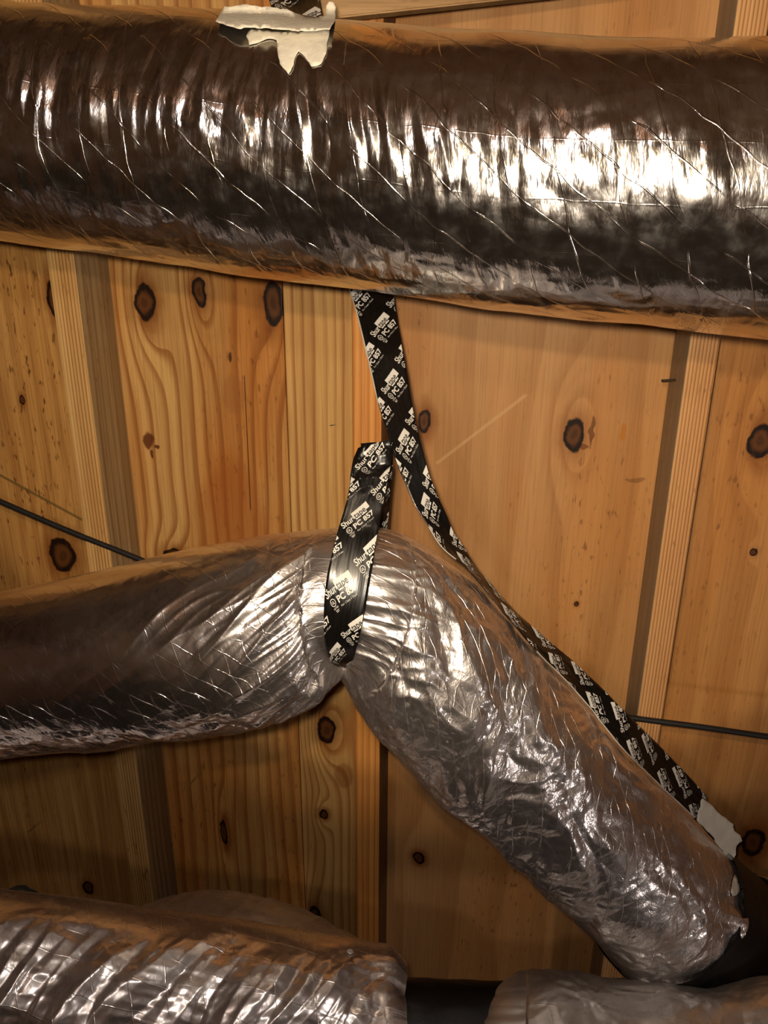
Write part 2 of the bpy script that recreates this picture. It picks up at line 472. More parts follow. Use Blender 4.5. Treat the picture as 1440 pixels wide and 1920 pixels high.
wall = bpy.data.objects.new('wall_back', None); COL.objects.link(wall)
wall.location = (0, PANEL_Y, 0); structure(wall); wall['label'] = 'plywood wall with upright studs behind the ducts'
xj = float(at_y(535, 700, PANEL_Y)[0])
studs = [(-0.5945, -0.5560, w_stud, w_side), (-0.1945, -0.1560, w_stud2, w_dim), (0.2090, 0.2430, w_stud3, w_side2)]  # middle stud: shade on its side put into the colour as dark wood
gap = 0.0012
xl, xm, xr = -0.576, -0.1755, 0.226
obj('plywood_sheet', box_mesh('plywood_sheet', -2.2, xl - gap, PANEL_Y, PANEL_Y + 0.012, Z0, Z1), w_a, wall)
obj('plywood_sheet', box_mesh('plywood_sheet', xl + gap, xj - gap * 0.5, PANEL_Y, PANEL_Y + 0.012, Z0, Z1), w_b, wall)
obj('plywood_sheet', box_mesh('plywood_sheet', xj + gap * 0.5, xm - 0.002, PANEL_Y - 0.0006, PANEL_Y + 0.012, Z0, Z1), w_c, wall)
obj('plywood_sheet', box_mesh('plywood_sheet', xm + 0.002, xr - gap, PANEL_Y + 0.001, PANEL_Y + 0.013, Z0, Z1), w_d, wall)
obj('plywood_sheet', box_mesh('plywood_sheet', xr + gap, 2.2, PANEL_Y, PANEL_Y + 0.012, Z0, Z1), w_e, wall)
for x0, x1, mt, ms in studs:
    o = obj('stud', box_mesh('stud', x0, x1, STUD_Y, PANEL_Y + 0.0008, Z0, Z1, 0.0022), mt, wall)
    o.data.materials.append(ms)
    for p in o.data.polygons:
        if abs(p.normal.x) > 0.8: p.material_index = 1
for x0 in (-1.40, -1.00, 0.615, 1.02, 1.43):
    obj('stud', box_mesh('stud', x0, x0 + 0.0385, STUD_Y, PANEL_Y - 0.0005, Z0, Z1, 0.0022), w_stud, wall)
structure(obj('wall_outer', box_mesh('wall_outer', -2.2, 2.2, PANEL_Y + 0.014, PANEL_Y + 0.03, Z0, Z1, 0), w_dim))
structure(obj('floor', box_mesh('floor', -2.2, 2.2, -2.2, PANEL_Y + 0.03, -0.05, 0.0, 0), w_floor))
structure(obj('wall_left', box_mesh('wall_left', -2.25, -2.2, -2.2, PANEL_Y + 0.03, Z0, Z1, 0), w_dim))
structure(obj('wall_right', box_mesh('wall_right', 2.2, 2.25, -2.2, PANEL_Y + 0.03, Z0, Z1, 0), w_dim))
structure(obj('wall_front', box_mesh('wall_front', -2.2, 2.2, -2.25, -2.2, Z0, Z1, 0), w_dim))
ceil = structure(obj('ceiling', box_mesh('ceiling', -2.2, 2.2, -2.2, PANEL_Y + 0.03, Z1, Z1 + 0.03, 0), w_dim))
for i in range(9):
    x0 = -1.8 + 0.406 * i
    obj('joist', box_mesh('joist', x0, x0 + 0.038, -2.2, PANEL_Y + 0.02, Z1 - 0.18, Z1, 0.002), w_dim, ceil)

# sloping brace at the top of the wall
pa, pb = at(600, 37, 0.785), at(960, -2, 0.785)
dirv = (pb - pa) / np.linalg.norm(pb - pa)
pa, pb = pa - dirv * 0.02, pb + dirv * 0.16
upv = np.array([0, 0, 1.0]) - dirv * dirv[2]; upv /= np.linalg.norm(upv)
bk = np.cross(upv, dirv); bk = bk if bk[1] > 0 else -bk
bm = bmesh.new()
vs = [bm.verts.new(pa * (1 - a) + pb * a + upv * b * 0.09 + bk * c * 0.02) for a in (0, 1) for b in (0, 1) for c in (0, 1)]
for q in ((0, 1, 3, 2), (4, 6, 7, 5), (0, 4, 5, 1), (2, 3, 7, 6), (0, 2, 6, 4), (1, 5, 7, 3)):
    bm.faces.new([vs[i] for i in q])
bmesh.ops.bevel(bm, geom=list(bm.edges), offset=0.0015, segments=2, affect='EDGES')
structure(obj('trim_1', bm_mesh('trim_1', bm), w_brace))

# nails, staple and splinters caught in the wall
steel = plain('grey_steel', rgb(120, 112, 104), 0.35, 0.5, metallic=0.8)
splint = plain('pale_splinter', rgb(190, 150, 100), 0.7, 0.3)
pn_ = at_y(1259, 713, STUD_Y + 0.035); pn2 = at_y(1241, 714, STUD_Y + 0.03)
nl = obj('nail', tube_mesh('nail', [pn_ + (pn_ - pn2) * 0.4, pn_, pn2], 0.0017, 8), steel, wall)
for (x, y, x2, y2) in ((1264, 1250, 1275, 1276), (355, 1472, 372, 1448), (52, 1560, 72, 1540)):
    yy = PANEL_Y - 0.004 if x < 1200 else STUD_Y + 0.06
    a, b = at_y(x, y, PANEL_Y - 0.001), at_y(x2, y2, PANEL_Y - 0.014)
    obj('splinter', tube_mesh('splinter', [a, (a + b) / 2 + np.array([0.0005, 0, 0]), b], [0.0012, 0.001, 0.0002], 5), splint, wall)
stp = at_y(624, 797, PANEL_Y)
obj('staple', tube_mesh('staple', [at_y(619, 798, PANEL_Y - 0.0006), at_y(624, 797, PANEL_Y - 0.0025), at_y(630, 796, PANEL_Y - 0.0006)], 0.0007, 6), steel, wall)


# ------------------------------------------------------------------ ducts
def theta_samples(n, front=0.74):
    """angles from the back (-90 deg) round over the top, the front and the underside; denser on the front"""
    k = int(n * front)
    a = np.linspace(-20, 200, k)
    b = np.linspace(200, 340, n - k + 1)[1:]
    return np.radians(np.concatenate([a, b]))


def tube(stations, ns, nt, hfun=None, endcap=(True, True), front=0.74, s_dense=None, flat=1.0):
    tops = np.array([[a[0], a[1]] for a in stations], float); bots = np.array([[a[2], a[3]] for a in stations], float)
    dep = np.array([a[4] for a in stations], float)
    C, A = [], []
    for t, b, d in zip(tops, bots, dep):
        rt = ray(*t); rb = ray(*b); rt /= np.linalg.norm(rt); rb /= np.linalg.norm(rb)
        bi = rt + rb; bi /= np.linalg.norm(bi)
        al = 0.5 * math.acos(np.clip(rt @ rb, -1, 1))
        dist = d / (bi @ FWD)
        up = rt - bi * (rt @ bi); up /= np.linalg.norm(up)
        C.append(CAM + bi * dist); A.append(up * dist * math.sin(al))
    C, A = np.array(C), np.array(A)
    knot = np.concatenate([[0], np.cumsum(np.linalg.norm(np.diff(C, axis=0), axis=1))])
    if s_dense is None: q = np.linspace(0, knot[-1], ns)
    else:
        q = np.interp(np.linspace(0, 1, ns), s_dense[0], np.array(s_dense[1]) * knot[-1])
    Ci, Ai = spline(knot, C, q), spline(knot, A, q)
    T = np.gradient(Ci, q, axis=0); T /= np.linalg.norm(T, axis=1)[:, None]
    R = np.linalg.norm(Ai, axis=1)
    B = np.cross(T, Ai)
    B *= (R / np.linalg.norm(B, axis=1))[:, None]
    flip = np.sign(np.einsum('ij,ij->i', B, CAM - Ci)); B *= flip[:, None]
    th = theta_samples(nt, front)
    base = Ci[:, None] + np.cos(th)[None, :, None] * Ai[:, None] + np.sin(th)[None, :, None] * B[:, None] * flat
    S = np.broadcast_to(q[:, None], base.shape[:2]); TH = np.broadcast_to(th[None], base.shape[:2])
    Rm = float(np.mean(R))
    if hfun is not None:
        h = hfun(S, TH, knot)
        ds = np.gradient(base, axis=0); dt = np.gradient(base, axis=1)
        N = np.cross(ds, dt); N /= np.maximum(np.linalg.norm(N, axis=2), 1e-9)[..., None]
        out = base - Ci[:, None]
        N *= np.sign(np.einsum('ijk,ijk->ij', N, out))[..., None]
        # soft fallback to the radial direction where the surface folds
        rad = out / np.maximum(np.linalg.norm(out, axis=2), 1e-9)[..., None]
        N = 0.6 * N + 0.4 * rad
        base = base + N * h[..., None]
    UV = np.stack([S, TH * Rm], -1)
    return dict(V=base, UV=UV, C=Ci, A=Ai, q=q, knot=knot, R=R, T=T)


def tube_obj(name, t, mat, parent, caps=(True, True)):
    me = grid_mesh(name, t['V'], t['UV'], closed=False)
    o = obj(name, me, mat, parent)
    return o


foil_top = foil('foil_jacket_reinforced', rough=0.17, grid=(0.030, 0.024), ang=0.62, bump=0.34, dust=0.02, stretch=(1.0, 0.3), scrim=0.55, vmask=(0.05, 0.12, 0.3))
foil_low = foil('foil_jacket_pleated', base=(0.88, 0.82, 0.79, 1), rough=0.24, grid=(0.03, 0.03), ang=0.2, bump=0.2, dust=0.08, fine=130.0, stretch=(1.0, 0.5), scrim=0.35, haze=0.45, haze_rough=0.45)
foil_grey = foil('foil_jacket_dull', base=(0.80, 0.775, 0.74, 1), rough=0.32, grid=(0.03, 0.03), ang=0.2, bump=0.22, dust=0.35, fine=130.0, stretch=(1.0, 0.4), scrim=0.2, haze=0.6, haze_rough=0.55)
black_rub = plain('black_sleeve', rgb(10, 9, 9), 0.45, 0.4, 140.0, 0.25, 0.5)


# ---- upper duct
def h_top(S, TH, knot):
    v = TH * 0.12
    mid = smooth(math.radians(28), math.radians(70), TH) * smooth(math.radians(165), math.radians(125), TH)
    h = 0.0035 * pn(S * 5, v * 6, 1) + 0.0012 * pn(S * 16, v * 12, 2)
    wv = pn(S * 9, v * 9, 3) * 0.7
    pl = 0.5 + 0.5 * tri(S * 62 + wv + 5 * v, v * 11 + S * 3, 4)
    pl2 = 0.5 + 0.5 * tri(S * 130 + wv * 2 - 4 * v, v * 26, 7)
    msk = 0.25 + 0.75 * smooth(-0.25, 0.35, pn(S * 6, v * 5, 8))
    h += mid * msk * (0.0046 * pl + 0.0024 * pl2)
    low = smooth(math.radians(120), math.radians(150), TH)
    h += 0.0003 * low * ridge(S * 25, v * 60, 9)
    h += 0.0012 * crumple(S, v, 24, 15) * (0.3 + 0.7 * mid)
    return h


st_top = [(-900, -90, -940, 290, 0.87), (-350, -30, -380, 395, 0.80), (0, 7, -20, 447, 0.765), (400, 20, 370, 503, 0.730), (720, 40, 690, 546, 0.700),
          (1020, 62, 990, 588, 0.672), (1300, 70, 1275, 617, 0.645), (1440, 71, 1415, 632, 0.632), (1800, 70, 1785, 668, 0.600), (2500, 60, 2500, 740, 0.55)]
t_top = tube(st_top, 900, 400, h_top, s_dense=([0, .1, .9, 1], [0, .27, .73, 1]))
d1 = thing('insulated_duct', 'fat silver foil duct running across the top of the wall', 'duct', tuple(t_top['C'][450]))
o_top = tube_obj('foil_jacket', t_top, foil_top, d1)


# ---- pinched duct held up by the strap
PINCH = 7


def h_mid(S, TH, knot):
    v = TH * 0.10
    s0 = knot[PINCH]
    ds = S - s0
    left = smooth(0.0, -0.02, ds); right = smooth(0.0, 0.02, ds)
    h = 0.0028 * pn(S * 7, v * 7, 21)
    away = smooth(0.0, 0.025, np.abs(ds))
    # pleats gathered by the strap, fanning out from it
    dl = np.clip(-ds, 0, 1)
    fan = TH - dl * 4.6
    pl = ridge(fan * 2.6 + pn(S * 8, v * 8, 22) * 0.5, S * 4, 23) ** 2
    pl2 = ridge(fan * 6.5 + pn(S * 12, v * 12, 24) * 0.6, S * 9, 25) ** 2
    fr = smooth(math.radians(30), math.radians(75), TH) * smooth(math.radians(215), math.radians(170), TH)
    near = smooth(0.0, 0.022, np.abs(ds))
    h += left * near * fr * (np.exp(-dl / 0.12) * 0.0085 * (pl - 0.35) + np.exp(-dl / 0.07) * 0.0055 * (pl2 - 0.35))
    dr = np.clip(ds, 0, 1)
    fan2 = TH + dr * 5.0
    pr = ridge(fan2 * 2.4 + pn(S * 8, v * 8, 26) * 0.5, S * 4, 27) ** 2
    pr2 = ridge(fan2 * 6.0 + pn(S * 12, v * 12, 126) * 0.6, S * 9, 127) ** 2
    h += right * near * fr * (np.exp(-dr / 0.07) * 0.008 * (pr - 0.35) + np.exp(-dr / 0.05) * 0.005 * (pr2 - 0.35))
    # slanted folds of the falling half
    on = smooth(0.04, 0.12, dr)
    fl = 0.5 + 0.5 * tri(S * 17 + TH * 1.1 + pn(S * 6, v * 6, 28) * 0.6, v * 5, 29)
    h += right * on * 0.009 * (fl - 0.5) * (0.5 + 0.5 * fr)
    rm = right * (0.2 + 0.8 * smooth(math.radians(8), math.radians(50), TH))
    h += rm * 0.0052 * crumple(S, v, 25, 31)
    # gentle dents on the left half
    lowl = smooth(math.radians(110), math.radians(135), TH)
    h += left * (0.0004 + 0.0026 * lowl + 0.0025 * np.exp(-dl / 0.06)) * crumple(S, v, 24, 35)
    return h * (0.2 + 0.8 * smooth(0.0, 0.030, np.abs(ds)))


st_mid = [(-1000, 1200, -960, 1560, 0.98), (-350, 1160, -320, 1482, 0.93), (-10, 1113, 12, 1423, 0.895), (200, 1066, 240, 1402, 0.875), (400, 1022, 440, 1377, 0.855),
          (540, 999, 562, 1334, 0.842), (612, 990, 618, 1290, 0.836), (655, 986, 641, 1238, 0.832), (700, 986, 652, 1262, 0.832),
          (745, 996, 664, 1312, 0.838), (832, 1050, 705, 1380, 0.850), (945, 1158, 792, 1466, 0.872), (1062, 1280, 892, 1562, 0.898),
          (1185, 1415, 1002, 1662, 0.930), (1300, 1537, 1098, 1756, 0.972), (1350, 1585, 1148, 1800, 1.0)]
t_mid = tube(st_mid, 900, 360, h_mid, s_dense=([0, .06, 1], [0, .36, 1]))
foil_mid = foil('foil_jacket_wrinkled', base=(0.86, 0.81, 0.79, 1), rough=0.23, grid=(0.017, 0.014), ang=0.7, bump=0.65, dust=0.03, stretch=(1.0, 0.7), haze=0.42, haze_rough=0.46, scrim=0.8, fine=200.0,
                taut=(float(t_mid['knot'][PINCH]) - 0.16, float(t_mid['knot'][PINCH]) + 0.02, 0.2))
d2 = thing('insulated_duct', 'silver foil duct pinched in the middle by a black tape sling', 'duct', tuple(t_mid['C'][450]))
o_mid = tube_obj('foil_jacket', t_mid, foil_mid, d2)


def h_col(S, TH, knot):
    return 0.0006 * ridge(S * 70, TH * 0.4, 41) + 0.0006 * pn(S * 10, TH * 3, 42)


st_col = [(1338, 1574, 1138, 1790, 0.993), (1366, 1602, 1168, 1822, 1.014), (1400, 1632, 1225, 1858, 1.045), (1450, 1668, 1300, 1900, 1.078)]
t_col = tube(st_col, 60, 120, h_col)
# the sleeve is a little wider than the foil end it clamps
cc = t_col['C'][:, None]
t_col['V'] = cc + (t_col['V'] - cc) * 1.03
tube_obj('sleeve', t_col, black_rub, d2)['label'] = 'black rubber-like sleeve at the end of the foil'


def h_far(S, TH, knot):
    v = TH * 0.1
    return 0.004 * crumple(S, v, 20, 43) + 0.0015 * crumple(S, v, 60, 44)


st_far = [(1425, 1640, 1280, 1885, 1.062), (1500, 1668, 1380, 1925, 1.075), (1700, 1715, 1620, 1950, 1.045), (2100, 1730, 2030, 1970, 1.01)]
t_far = tube(st_far, 200, 160, h_far)
tube_obj('foil_jacket', t_far, foil_low, d2)


# ---- lowest run: pleated foil, black sleeve, dull foil
def h_low(S, TH, knot):
    v = TH * 0.11
    on = smooth(math.radians(38), math.radians(62), TH + 0.25 * pn(S * 12, v * 3, 50))
    h = 0.004 * pn(S * 6, v * 6, 51)
    w1 = pn(S * 8, v * 8, 52) * 0.9
    pl = 0.5 + 0.5 * tri(S * 26 + v * 17 + w1 * 0.5, v * 6 - S * 2, 53)
    pl2 = 0.5 + 0.5 * tri(S * 62 + v * 36 + w1, v * 14, 54)
    h += on * (0.020 * (pl - 0.5) + 0.007 * (pl2 - 0.5))
    h += 0.0022 * crumple(S, v, 24, 55) * (0.3 + 0.7 * on)
    h += 0.0012 * on * ridge(S * 9, v * 40, 57)
    return h


st_low = [(-900, 1530, -950, 1890, 0.85), (-300, 1612, -345, 1955, 0.885), (0, 1664, -45, 2000, 0.895), (200, 1690, 158, 2022, 0.90), (400, 1717, 358, 2048, 0.905),
          (600, 1746, 562, 2072, 0.908), (690, 1764, 655, 2084, 0.911), (735, 1776, 702, 2084, 0.912), (757, 1800, 728, 2060, 0.913)]
t_low = tube(st_low, 620, 300, h_low, s_dense=([0, .08, 1], [0, .36, 1]))
d3 = thing('insulated_duct', 'crinkled silver duct with a black sleeve along the bottom edge', 'duct', tuple(t_low['C'][300]))
tube_obj('foil_jacket', t_low, foil_low, d3)


def h_slv(S, TH, knot):
    v = TH * 0.08
    return 0.0012 * pn(S * 25, v * 25, 61) + 0.0005 * crumple(S, v, 50, 62)


t_slv = tube([(690, 1828, 665, 2045, 0.912), (760, 1832, 735, 2050, 0.912), (860, 1836, 838, 2056, 0.913), (960, 1838, 942, 2060, 0.913), (1020, 1838, 1005, 2062, 0.913)], 90, 120, h_slv)
tube_obj('sleeve', t_slv, black_rub, d3)['label'] = 'black sleeve between the two foil jackets'


def h_gry(S, TH, knot):
    v = TH * 0.1
    pl = 0.5 + 0.5 * tri(S * 24 + v * 12 + pn(S * 9, v * 9, 71) * 0.5, v * 7, 72)
    return 0.011 * (pl - 0.5) + 0.002 * crumple(S, v, 30, 73) + 0.005 * pn(S * 9, v * 7, 74)


st_gry = [(952, 1862, 930, 2050, 0.91), (960, 1836, 940, 2075, 0.908), (985, 1820, 965, 2100, 0.906), (1040, 1815, 1020, 2115, 0.904), (1110, 1828, 1090, 2120, 0.902), (1200, 1836, 1190, 2125, 0.90),
          (1300, 1838, 1300, 2130, 0.895), (1440, 1836, 1450, 2135, 0.89), (1800, 1860, 1830, 2170, 0.87), (2400, 1900, 2450, 2240, 0.84)]
t_gry = tube(st_gry, 360, 260, h_gry, s_dense=([0, .85, 1], [0, .48, 1]))
tube_obj('foil_jacket', t_gry, foil_grey, d3)


# ---- duct half hidden behind the lowest run
def h_bak(S, TH, knot):
    v = TH * 0.1
    return 0.003 * ridge(S * 30 + v * 10, v * 6, 81) + 0.0015 * crumple(S, v, 30, 82)


st_bak = [(150, 1790, 130, 2010, 1.15), (230, 1722, 210, 1960, 1.135), (300, 1690, 290, 1935, 1.13), (390, 1673, 390, 1925, 1.13), (480, 1680, 480, 1935, 1.13), (560, 1704, 545, 1950, 1.13), (630, 1738, 600, 1970, 1.13), (720, 1800, 680, 2030, 1.135)]
t_bak = tube(st_bak, 220, 160, h_bak)
d4 = thing('insulated_duct', 'dull grey foil hump showing behind the bottom silver duct', 'duct', tuple(t_bak['C'][110]))
tube_obj('foil_jacket', t_bak, foil_grey, d4)


def bvh_of(t):
    V = t['V']; n, m, _ = V.shape
    step = 3
    W = V[::step, ::step]; a, b, _ = W.shape
    vs = [tuple(p) for p in W.reshape(-1, 3)]
    fs = [(i * b + j, i * b + j + 1, (i + 1) * b + j + 1, (i + 1) * b + j) for i in range(a - 1) for j in range(b - 1)]
    return BVHTree.FromPolygons(vs, fs)


bvh_top = bvh_of(t_top); bvh_mid = bvh_of(t_mid)


# ------------------------------------------------------------------ printed black tape
tape_m = NT('black_tape')
_uv = tape_m.n('ShaderNodeTexCoord').outputs['UV']
_w = tape_m.noise(tape_m.vmath('MULTIPLY', _uv, (25, 300, 1)), 1.0, 3.0)
tape_m.bsdf(Base_Color=rgb(17, 15, 14), Roughness=tape_m.range(_w, 0.3, 0.7, 0.20, 0.34), Specular_IOR_Level=0.5, Normal=tape_m.bump(_w, 0.25, 0.0008))
TAPE = tape_m.m
PRINT = plain('white_ink', rgb(226, 222, 214), 0.45, 0.4)
INK = plain('black_ink', rgb(14, 13, 12), 0.4, 0.4)
PAPER = plain('torn_white_paper', rgb(222, 214, 196), 0.75, 0.25, 220.0, 0.3, 0.12)
ADHESIVE = plain('pale_tape_edge', rgb(205, 200, 190), 0.5, 0.4)


def text_polys(body, height, width=None, bold=0.0):
    cu = bpy.data.curves.new('t', 'FONT'); cu.body = body; cu.size = 1.0; cu.offset = bold; cu.resolution_u = 3; cu.fill_mode = 'FRONT'
    o = bpy.data.objects.new('t', cu); COL.objects.link(o)
    dg = bpy.context.evaluated_depsgraph_get()
    me = bpy.data.meshes.new_from_object(o.evaluated_get(dg))
    v = np.array([p.co[:2] for p in me.vertices]); f = [tuple(p.vertices) for p in me.polygons]
    bpy.data.objects.remove(o); bpy.data.curves.remove(cu); bpy.data.meshes.remove(me)
    cap = 0.70
    v = v - np.array([v[:, 0].min(), 0.0])
    sy = height / cap
    sx = sy if width is None else width / v[:, 0].max()
    return v * np.array([sx, sy]), f


def ring_polys(cx, cy, r0, r1, n=24):
    a = np.linspace(0, 2 * np.pi, n, endpoint=False)
    v = np.concatenate([np.stack([cx + r1 * np.cos(a), cy + r1 * np.sin(a)], 1), np.stack([cx + r0 * np.cos(a), cy + r0 * np.sin(a)], 1)])
    return v, [(i, (i + 1) % n, n + (i + 1) % n, n + i) for i in range(n)]


def rect_polys(x0, x1, y0, y1, nx=6, ny=3):
    gx, gy = np.meshgrid(np.linspace(x0, x1, nx + 1), np.linspace(y0, y1, ny + 1), indexing='ij')
    v = np.stack([gx.ravel(), gy.ravel()], 1)
    return v, [(i * (ny + 1) + j, (i + 1) * (ny + 1) + j, (i + 1) * (ny + 1) + j + 1, i * (ny + 1) + j + 1) for i in range(nx) for j in range(ny)]


def merge(parts):
    V, Fc, k = [], [], 0
    for v, f in parts:
        V.append(v); Fc += [tuple(i + k for i in q) for q in f]; k += len(v)
    return np.concatenate(V), Fc


def shift(p, dx, dy): return p[0] + np.array([dx, dy]), p[1]


mmr = 0.001
WHITE_LABEL = merge([
    shift(text_polys('Shur', 6.4, 14.5, 0.016), 0, 0),
    rect_polys(14.8, 36.0, 1.2, 8.6, 8, 3), rect_polys(16.5, 31.0, -1.2, 1.2, 6, 1),
    ring_polys(4.2, -5.2, 2.6, 3.2), shift(text_polys('UL', 2.4, 3.2, 0.02), 2.6, -6.3),
    shift(text_polys('PC 857', 5.2, 26.0, 0.03), 10.2, -8.2),
    shift(text_polys('For Class 1 Duct', 1.7, 22.0, 0.0), 11.0, -12.2),
    shift(text_polys('LISTED', 1.5, 6.0, 0.0), 1.6, -10.6), rect_polys(2.4, 6.8, -12.2, -11.7, 2, 1), rect_polys(2.9, 6.2, -13.4, -12.9, 2, 1)])
WHITE_LABEL = (WHITE_LABEL[0] * mmr * 1.1, WHITE_LABEL[1])
BLACK_LABEL = shift(text_polys('tape', 6.4, 14.5, 0.016), 16.2, 0.2)
BLACK_LABEL = (BLACK_LABEL[0] * mmr * 1.1, BLACK_LABEL[1])
TW = 0.048                                    # tape width


class Band:
    """a band of tape: stations (left px, py, depth, right px, py, depth) from one end to the other"""

    def __init__(self, stations, n=160, m=17, hfun=None, jag=(0.0, 0.0), seed=0):
        L = np.array([at(a[0], a[1], a[2]) for a in stations]); R = np.array([at(a[3], a[4], a[5]) for a in stations])
        C = (L + R) / 2
        k = np.concatenate([[0], np.cumsum(np.linalg.norm(np.diff(C, axis=0), axis=1))])
        q = np.linspace(0, k[-1], n)
        Li, Ri = spline(k, L, q), spline(k, R, q)
        self.q, self.knot = q, k
        t = np.linspace(0, 1, m)
        G = Li[:, None] * (1 - t)[None, :, None] + Ri[:, None] * t[None, :, None]
        ds = np.gradient(G, axis=0); dt = np.gradient(G, axis=1)
        N = np.cross(ds, dt); N /= np.linalg.norm(N, axis=2)[..., None]
        self.S = np.broadcast_to(q[:, None], (n, m)); self.T = np.broadcast_to(((t - 0.5) * TW)[None], (n, m))
        if hfun is not None: G = G + N * hfun(self.S, self.T, k)[..., None]
        ds = np.gradient(G, axis=0); dt = np.gradient(G, axis=1)
        N = np.cross(ds, dt); N /= np.maximum(np.linalg.norm(N, axis=2), 1e-9)[..., None]
        sg = np.sign(np.einsum('ijk,ijk->ij', N, CAM - G).sum())
        self.G, self.N, self.n, self.m = G, N * sg, n, m

    def point(self, s, t, off):
        i = np.clip(s / self.q[-1] * (self.n - 1), 0, self.n - 1.0001); j = np.clip((t / TW + 0.5) * (self.m - 1), 0, self.m - 1.0001)
        i0 = i.astype(int); j0 = j.astype(int); a = (i - i0)[:, None]; b = (j - j0)[:, None]

        def bl(X): return (X[i0, j0] * (1 - a) * (1 - b) + X[i0 + 1, j0] * a * (1 - b) + X[i0, j0 + 1] * (1 - a) * b + X[i0 + 1, j0 + 1] * a * b)
        return bl(self.G) + bl(self.N) * off

    def locate(self, px, py, lo=0.0, hi=1.0):
        best, bd = None, 1e9
        for i in range(int(lo * (self.n - 1)), int(hi * (self.n - 1))):
            for j in range(self.m):
                x, y = to_px(self.G[i, j]); d = (x - px) ** 2 + (y - py) ** 2
                if d < bd: bd, best = d, (self.S[i, j], self.T[i, j])
        return best

    def mesh(self, name, thick=0.0007):
        front = self.G; back = self.G - self.N * thick
        n, m = self.n, self.m
        loop = np.concatenate([front, back[:, ::-1]], axis=1)     # closed cross-section
        UV = np.stack([np.concatenate([self.S, self.S[:, ::-1]], 1), np.concatenate([self.T, self.T[:, ::-1]], 1)], -1)
        me = grid_mesh(name, loop, UV, closed=True)
        return me

    def label_mesh(self, name, label, anchor, off, s_rng=None, ang=40.0, up_s=-1.0, b1=(0.033, 0.0245), b2=(0.0425, -0.0270)):
        a = math.radians(ang)
        u = np.array([up_s * math.cos(a), math.sin(a)]); v = np.array([up_s * math.sin(a), -math.cos(a)])
        s0, s1 = s_rng or (0.0, self.q[-1])
        bm = bmesh.new()
        for i in range(-14, 15):
            for j in range(-14, 15):
                o = np.array(anchor) + np.array([i * b1[0] + j * b2[0], i * b1[1] + j * b2[1]])
                P = o + label[0][:, :1] * u + label[0][:, 1:] * v
                if P[:, 1].max() < -TW / 2 or P[:, 1].min() > TW / 2 or P[:, 0].max() < s0 or P[:, 0].min() > s1: continue
                vs = [bm.verts.new((p[0], p[1], 0)) for p in P]
                for f in label[1]:
                    try: bm.faces.new([vs[k] for k in f])
                    except ValueError: pass
        e = TW / 2 - 0.0006
        for co, no in (((0, e, 0), (0, 1, 0)), ((0, -e, 0), (0, -1, 0)), ((s0 + 0.0005, 0, 0), (-1, 0, 0)), ((s1 - 0.0005, 0, 0), (1, 0, 0))):
            g = list(bm.verts) + list(bm.edges) + list(bm.faces)
            bmesh.ops.bisect_plane(bm, geom=g, plane_co=co, plane_no=no, clear_outer=True)
        bm.verts.ensure_lookup_table()
        if len(bm.verts):
            co = np.array([w_.co[:2] for w_ in bm.verts])
            W = self.point(co[:, 0], co[:, 1], off)
            for w_, p in zip(bm.verts, W): w_.co = p
        me = bpy.data.meshes.new(name); bm.to_mesh(me); bm.free()
        return me


def add_band(name, parent, band, anchor_px, lo=0.0, hi=1.0, s_rng=None, **kw):
    o = obj(name, band.mesh(name), TAPE, parent)
    an = band.locate(anchor_px[0], anchor_px[1], lo, hi)
    p = obj('print', band.label_mesh('print', WHITE_LABEL, an, 0.0004, s_rng, **kw), PRINT, o)
    p['label'] = 'white lettering printed on the tape'; p['kind'] = 'stuff'
    k = obj('print_lettering', band.label_mesh('print_lettering', BLACK_LABEL, an, 0.0007, s_rng, **kw), INK, o)
    k['kind'] = 'stuff'
    return o


# ---- long strap from behind the upper duct down onto the falling half of the pinched duct
def h_s1(S, T, k):
    return 0.0008 * pn(S * 18, T * 40, 91) + 0.0006 * ridge(S * 30, T * 90, 92) * smooth(0.30, 0.5, S)


st1 = [(640, 420, .92, 728, 425, .92), (648, 490, .905, 733, 495, .905), (656, 542, .893, 738, 548, .893), (670, 589, .882, 745, 600, .882), (685, 650, .868, 754, 650, .868), (699, 709, .855, 767, 725, .855),
       (711, 762, .842, 778, 784, .842), (727, 814, .828, 789, 831, .83), (743, 867, .818, 804, 887, .825), (760, 906, .814, 821, 931, .825), (779, 948, .812, 838, 967, .83),
       (801, 982, .812, 850, 997, .835), (823, 1019, .814, 868, 1022, .842), (873, 1064, .818, 896, 1067, .855), (907, 1104, .823, 934, 1113, .862), (951, 1158, .828, 984, 1163, .868), (996, 1210, .835, 1029, 1202, .872),
       (1051, 1265, .842, 1075, 1241, .878), (1101, 1320, .85, 1129, 1291, .885), (1157, 1391, .857, 1173, 1336, .888), (1229, 1463, .87, 1229, 1391, .893), (1307, 1538, .885, 1326, 1493, .905)]

def graze(px, py):                            # depth of the pinched duct under (or nearest to) a point of its upper edge
    for k in range(0, 60, 3):
        r = Vector(ray(px - 0.72 * k, py + 0.69 * k)).normalized()
        hit = bvh_mid.ray_cast(Vector(CAM), r)[0]
        if hit is not None: return float((np.array(hit) - CAM) @ FWD)
    return 0.9


for _i in range(13, len(st1)):                # lower part lies along the upper side of the duct
    a = st1[_i]
    g = graze(a[0] - 3, a[1] + 3) - 0.006
    wgt = min(1.0, (_i - 12) / 3.0)
    g = a[2] * (1 - wgt) + g * wgt
    st1[_i] = (a[0], a[1], g, a[3], a[4], g + (0.030 if _i < 18 else 0.018))
b_1 = Band(st1, 240, 17, h_s1)
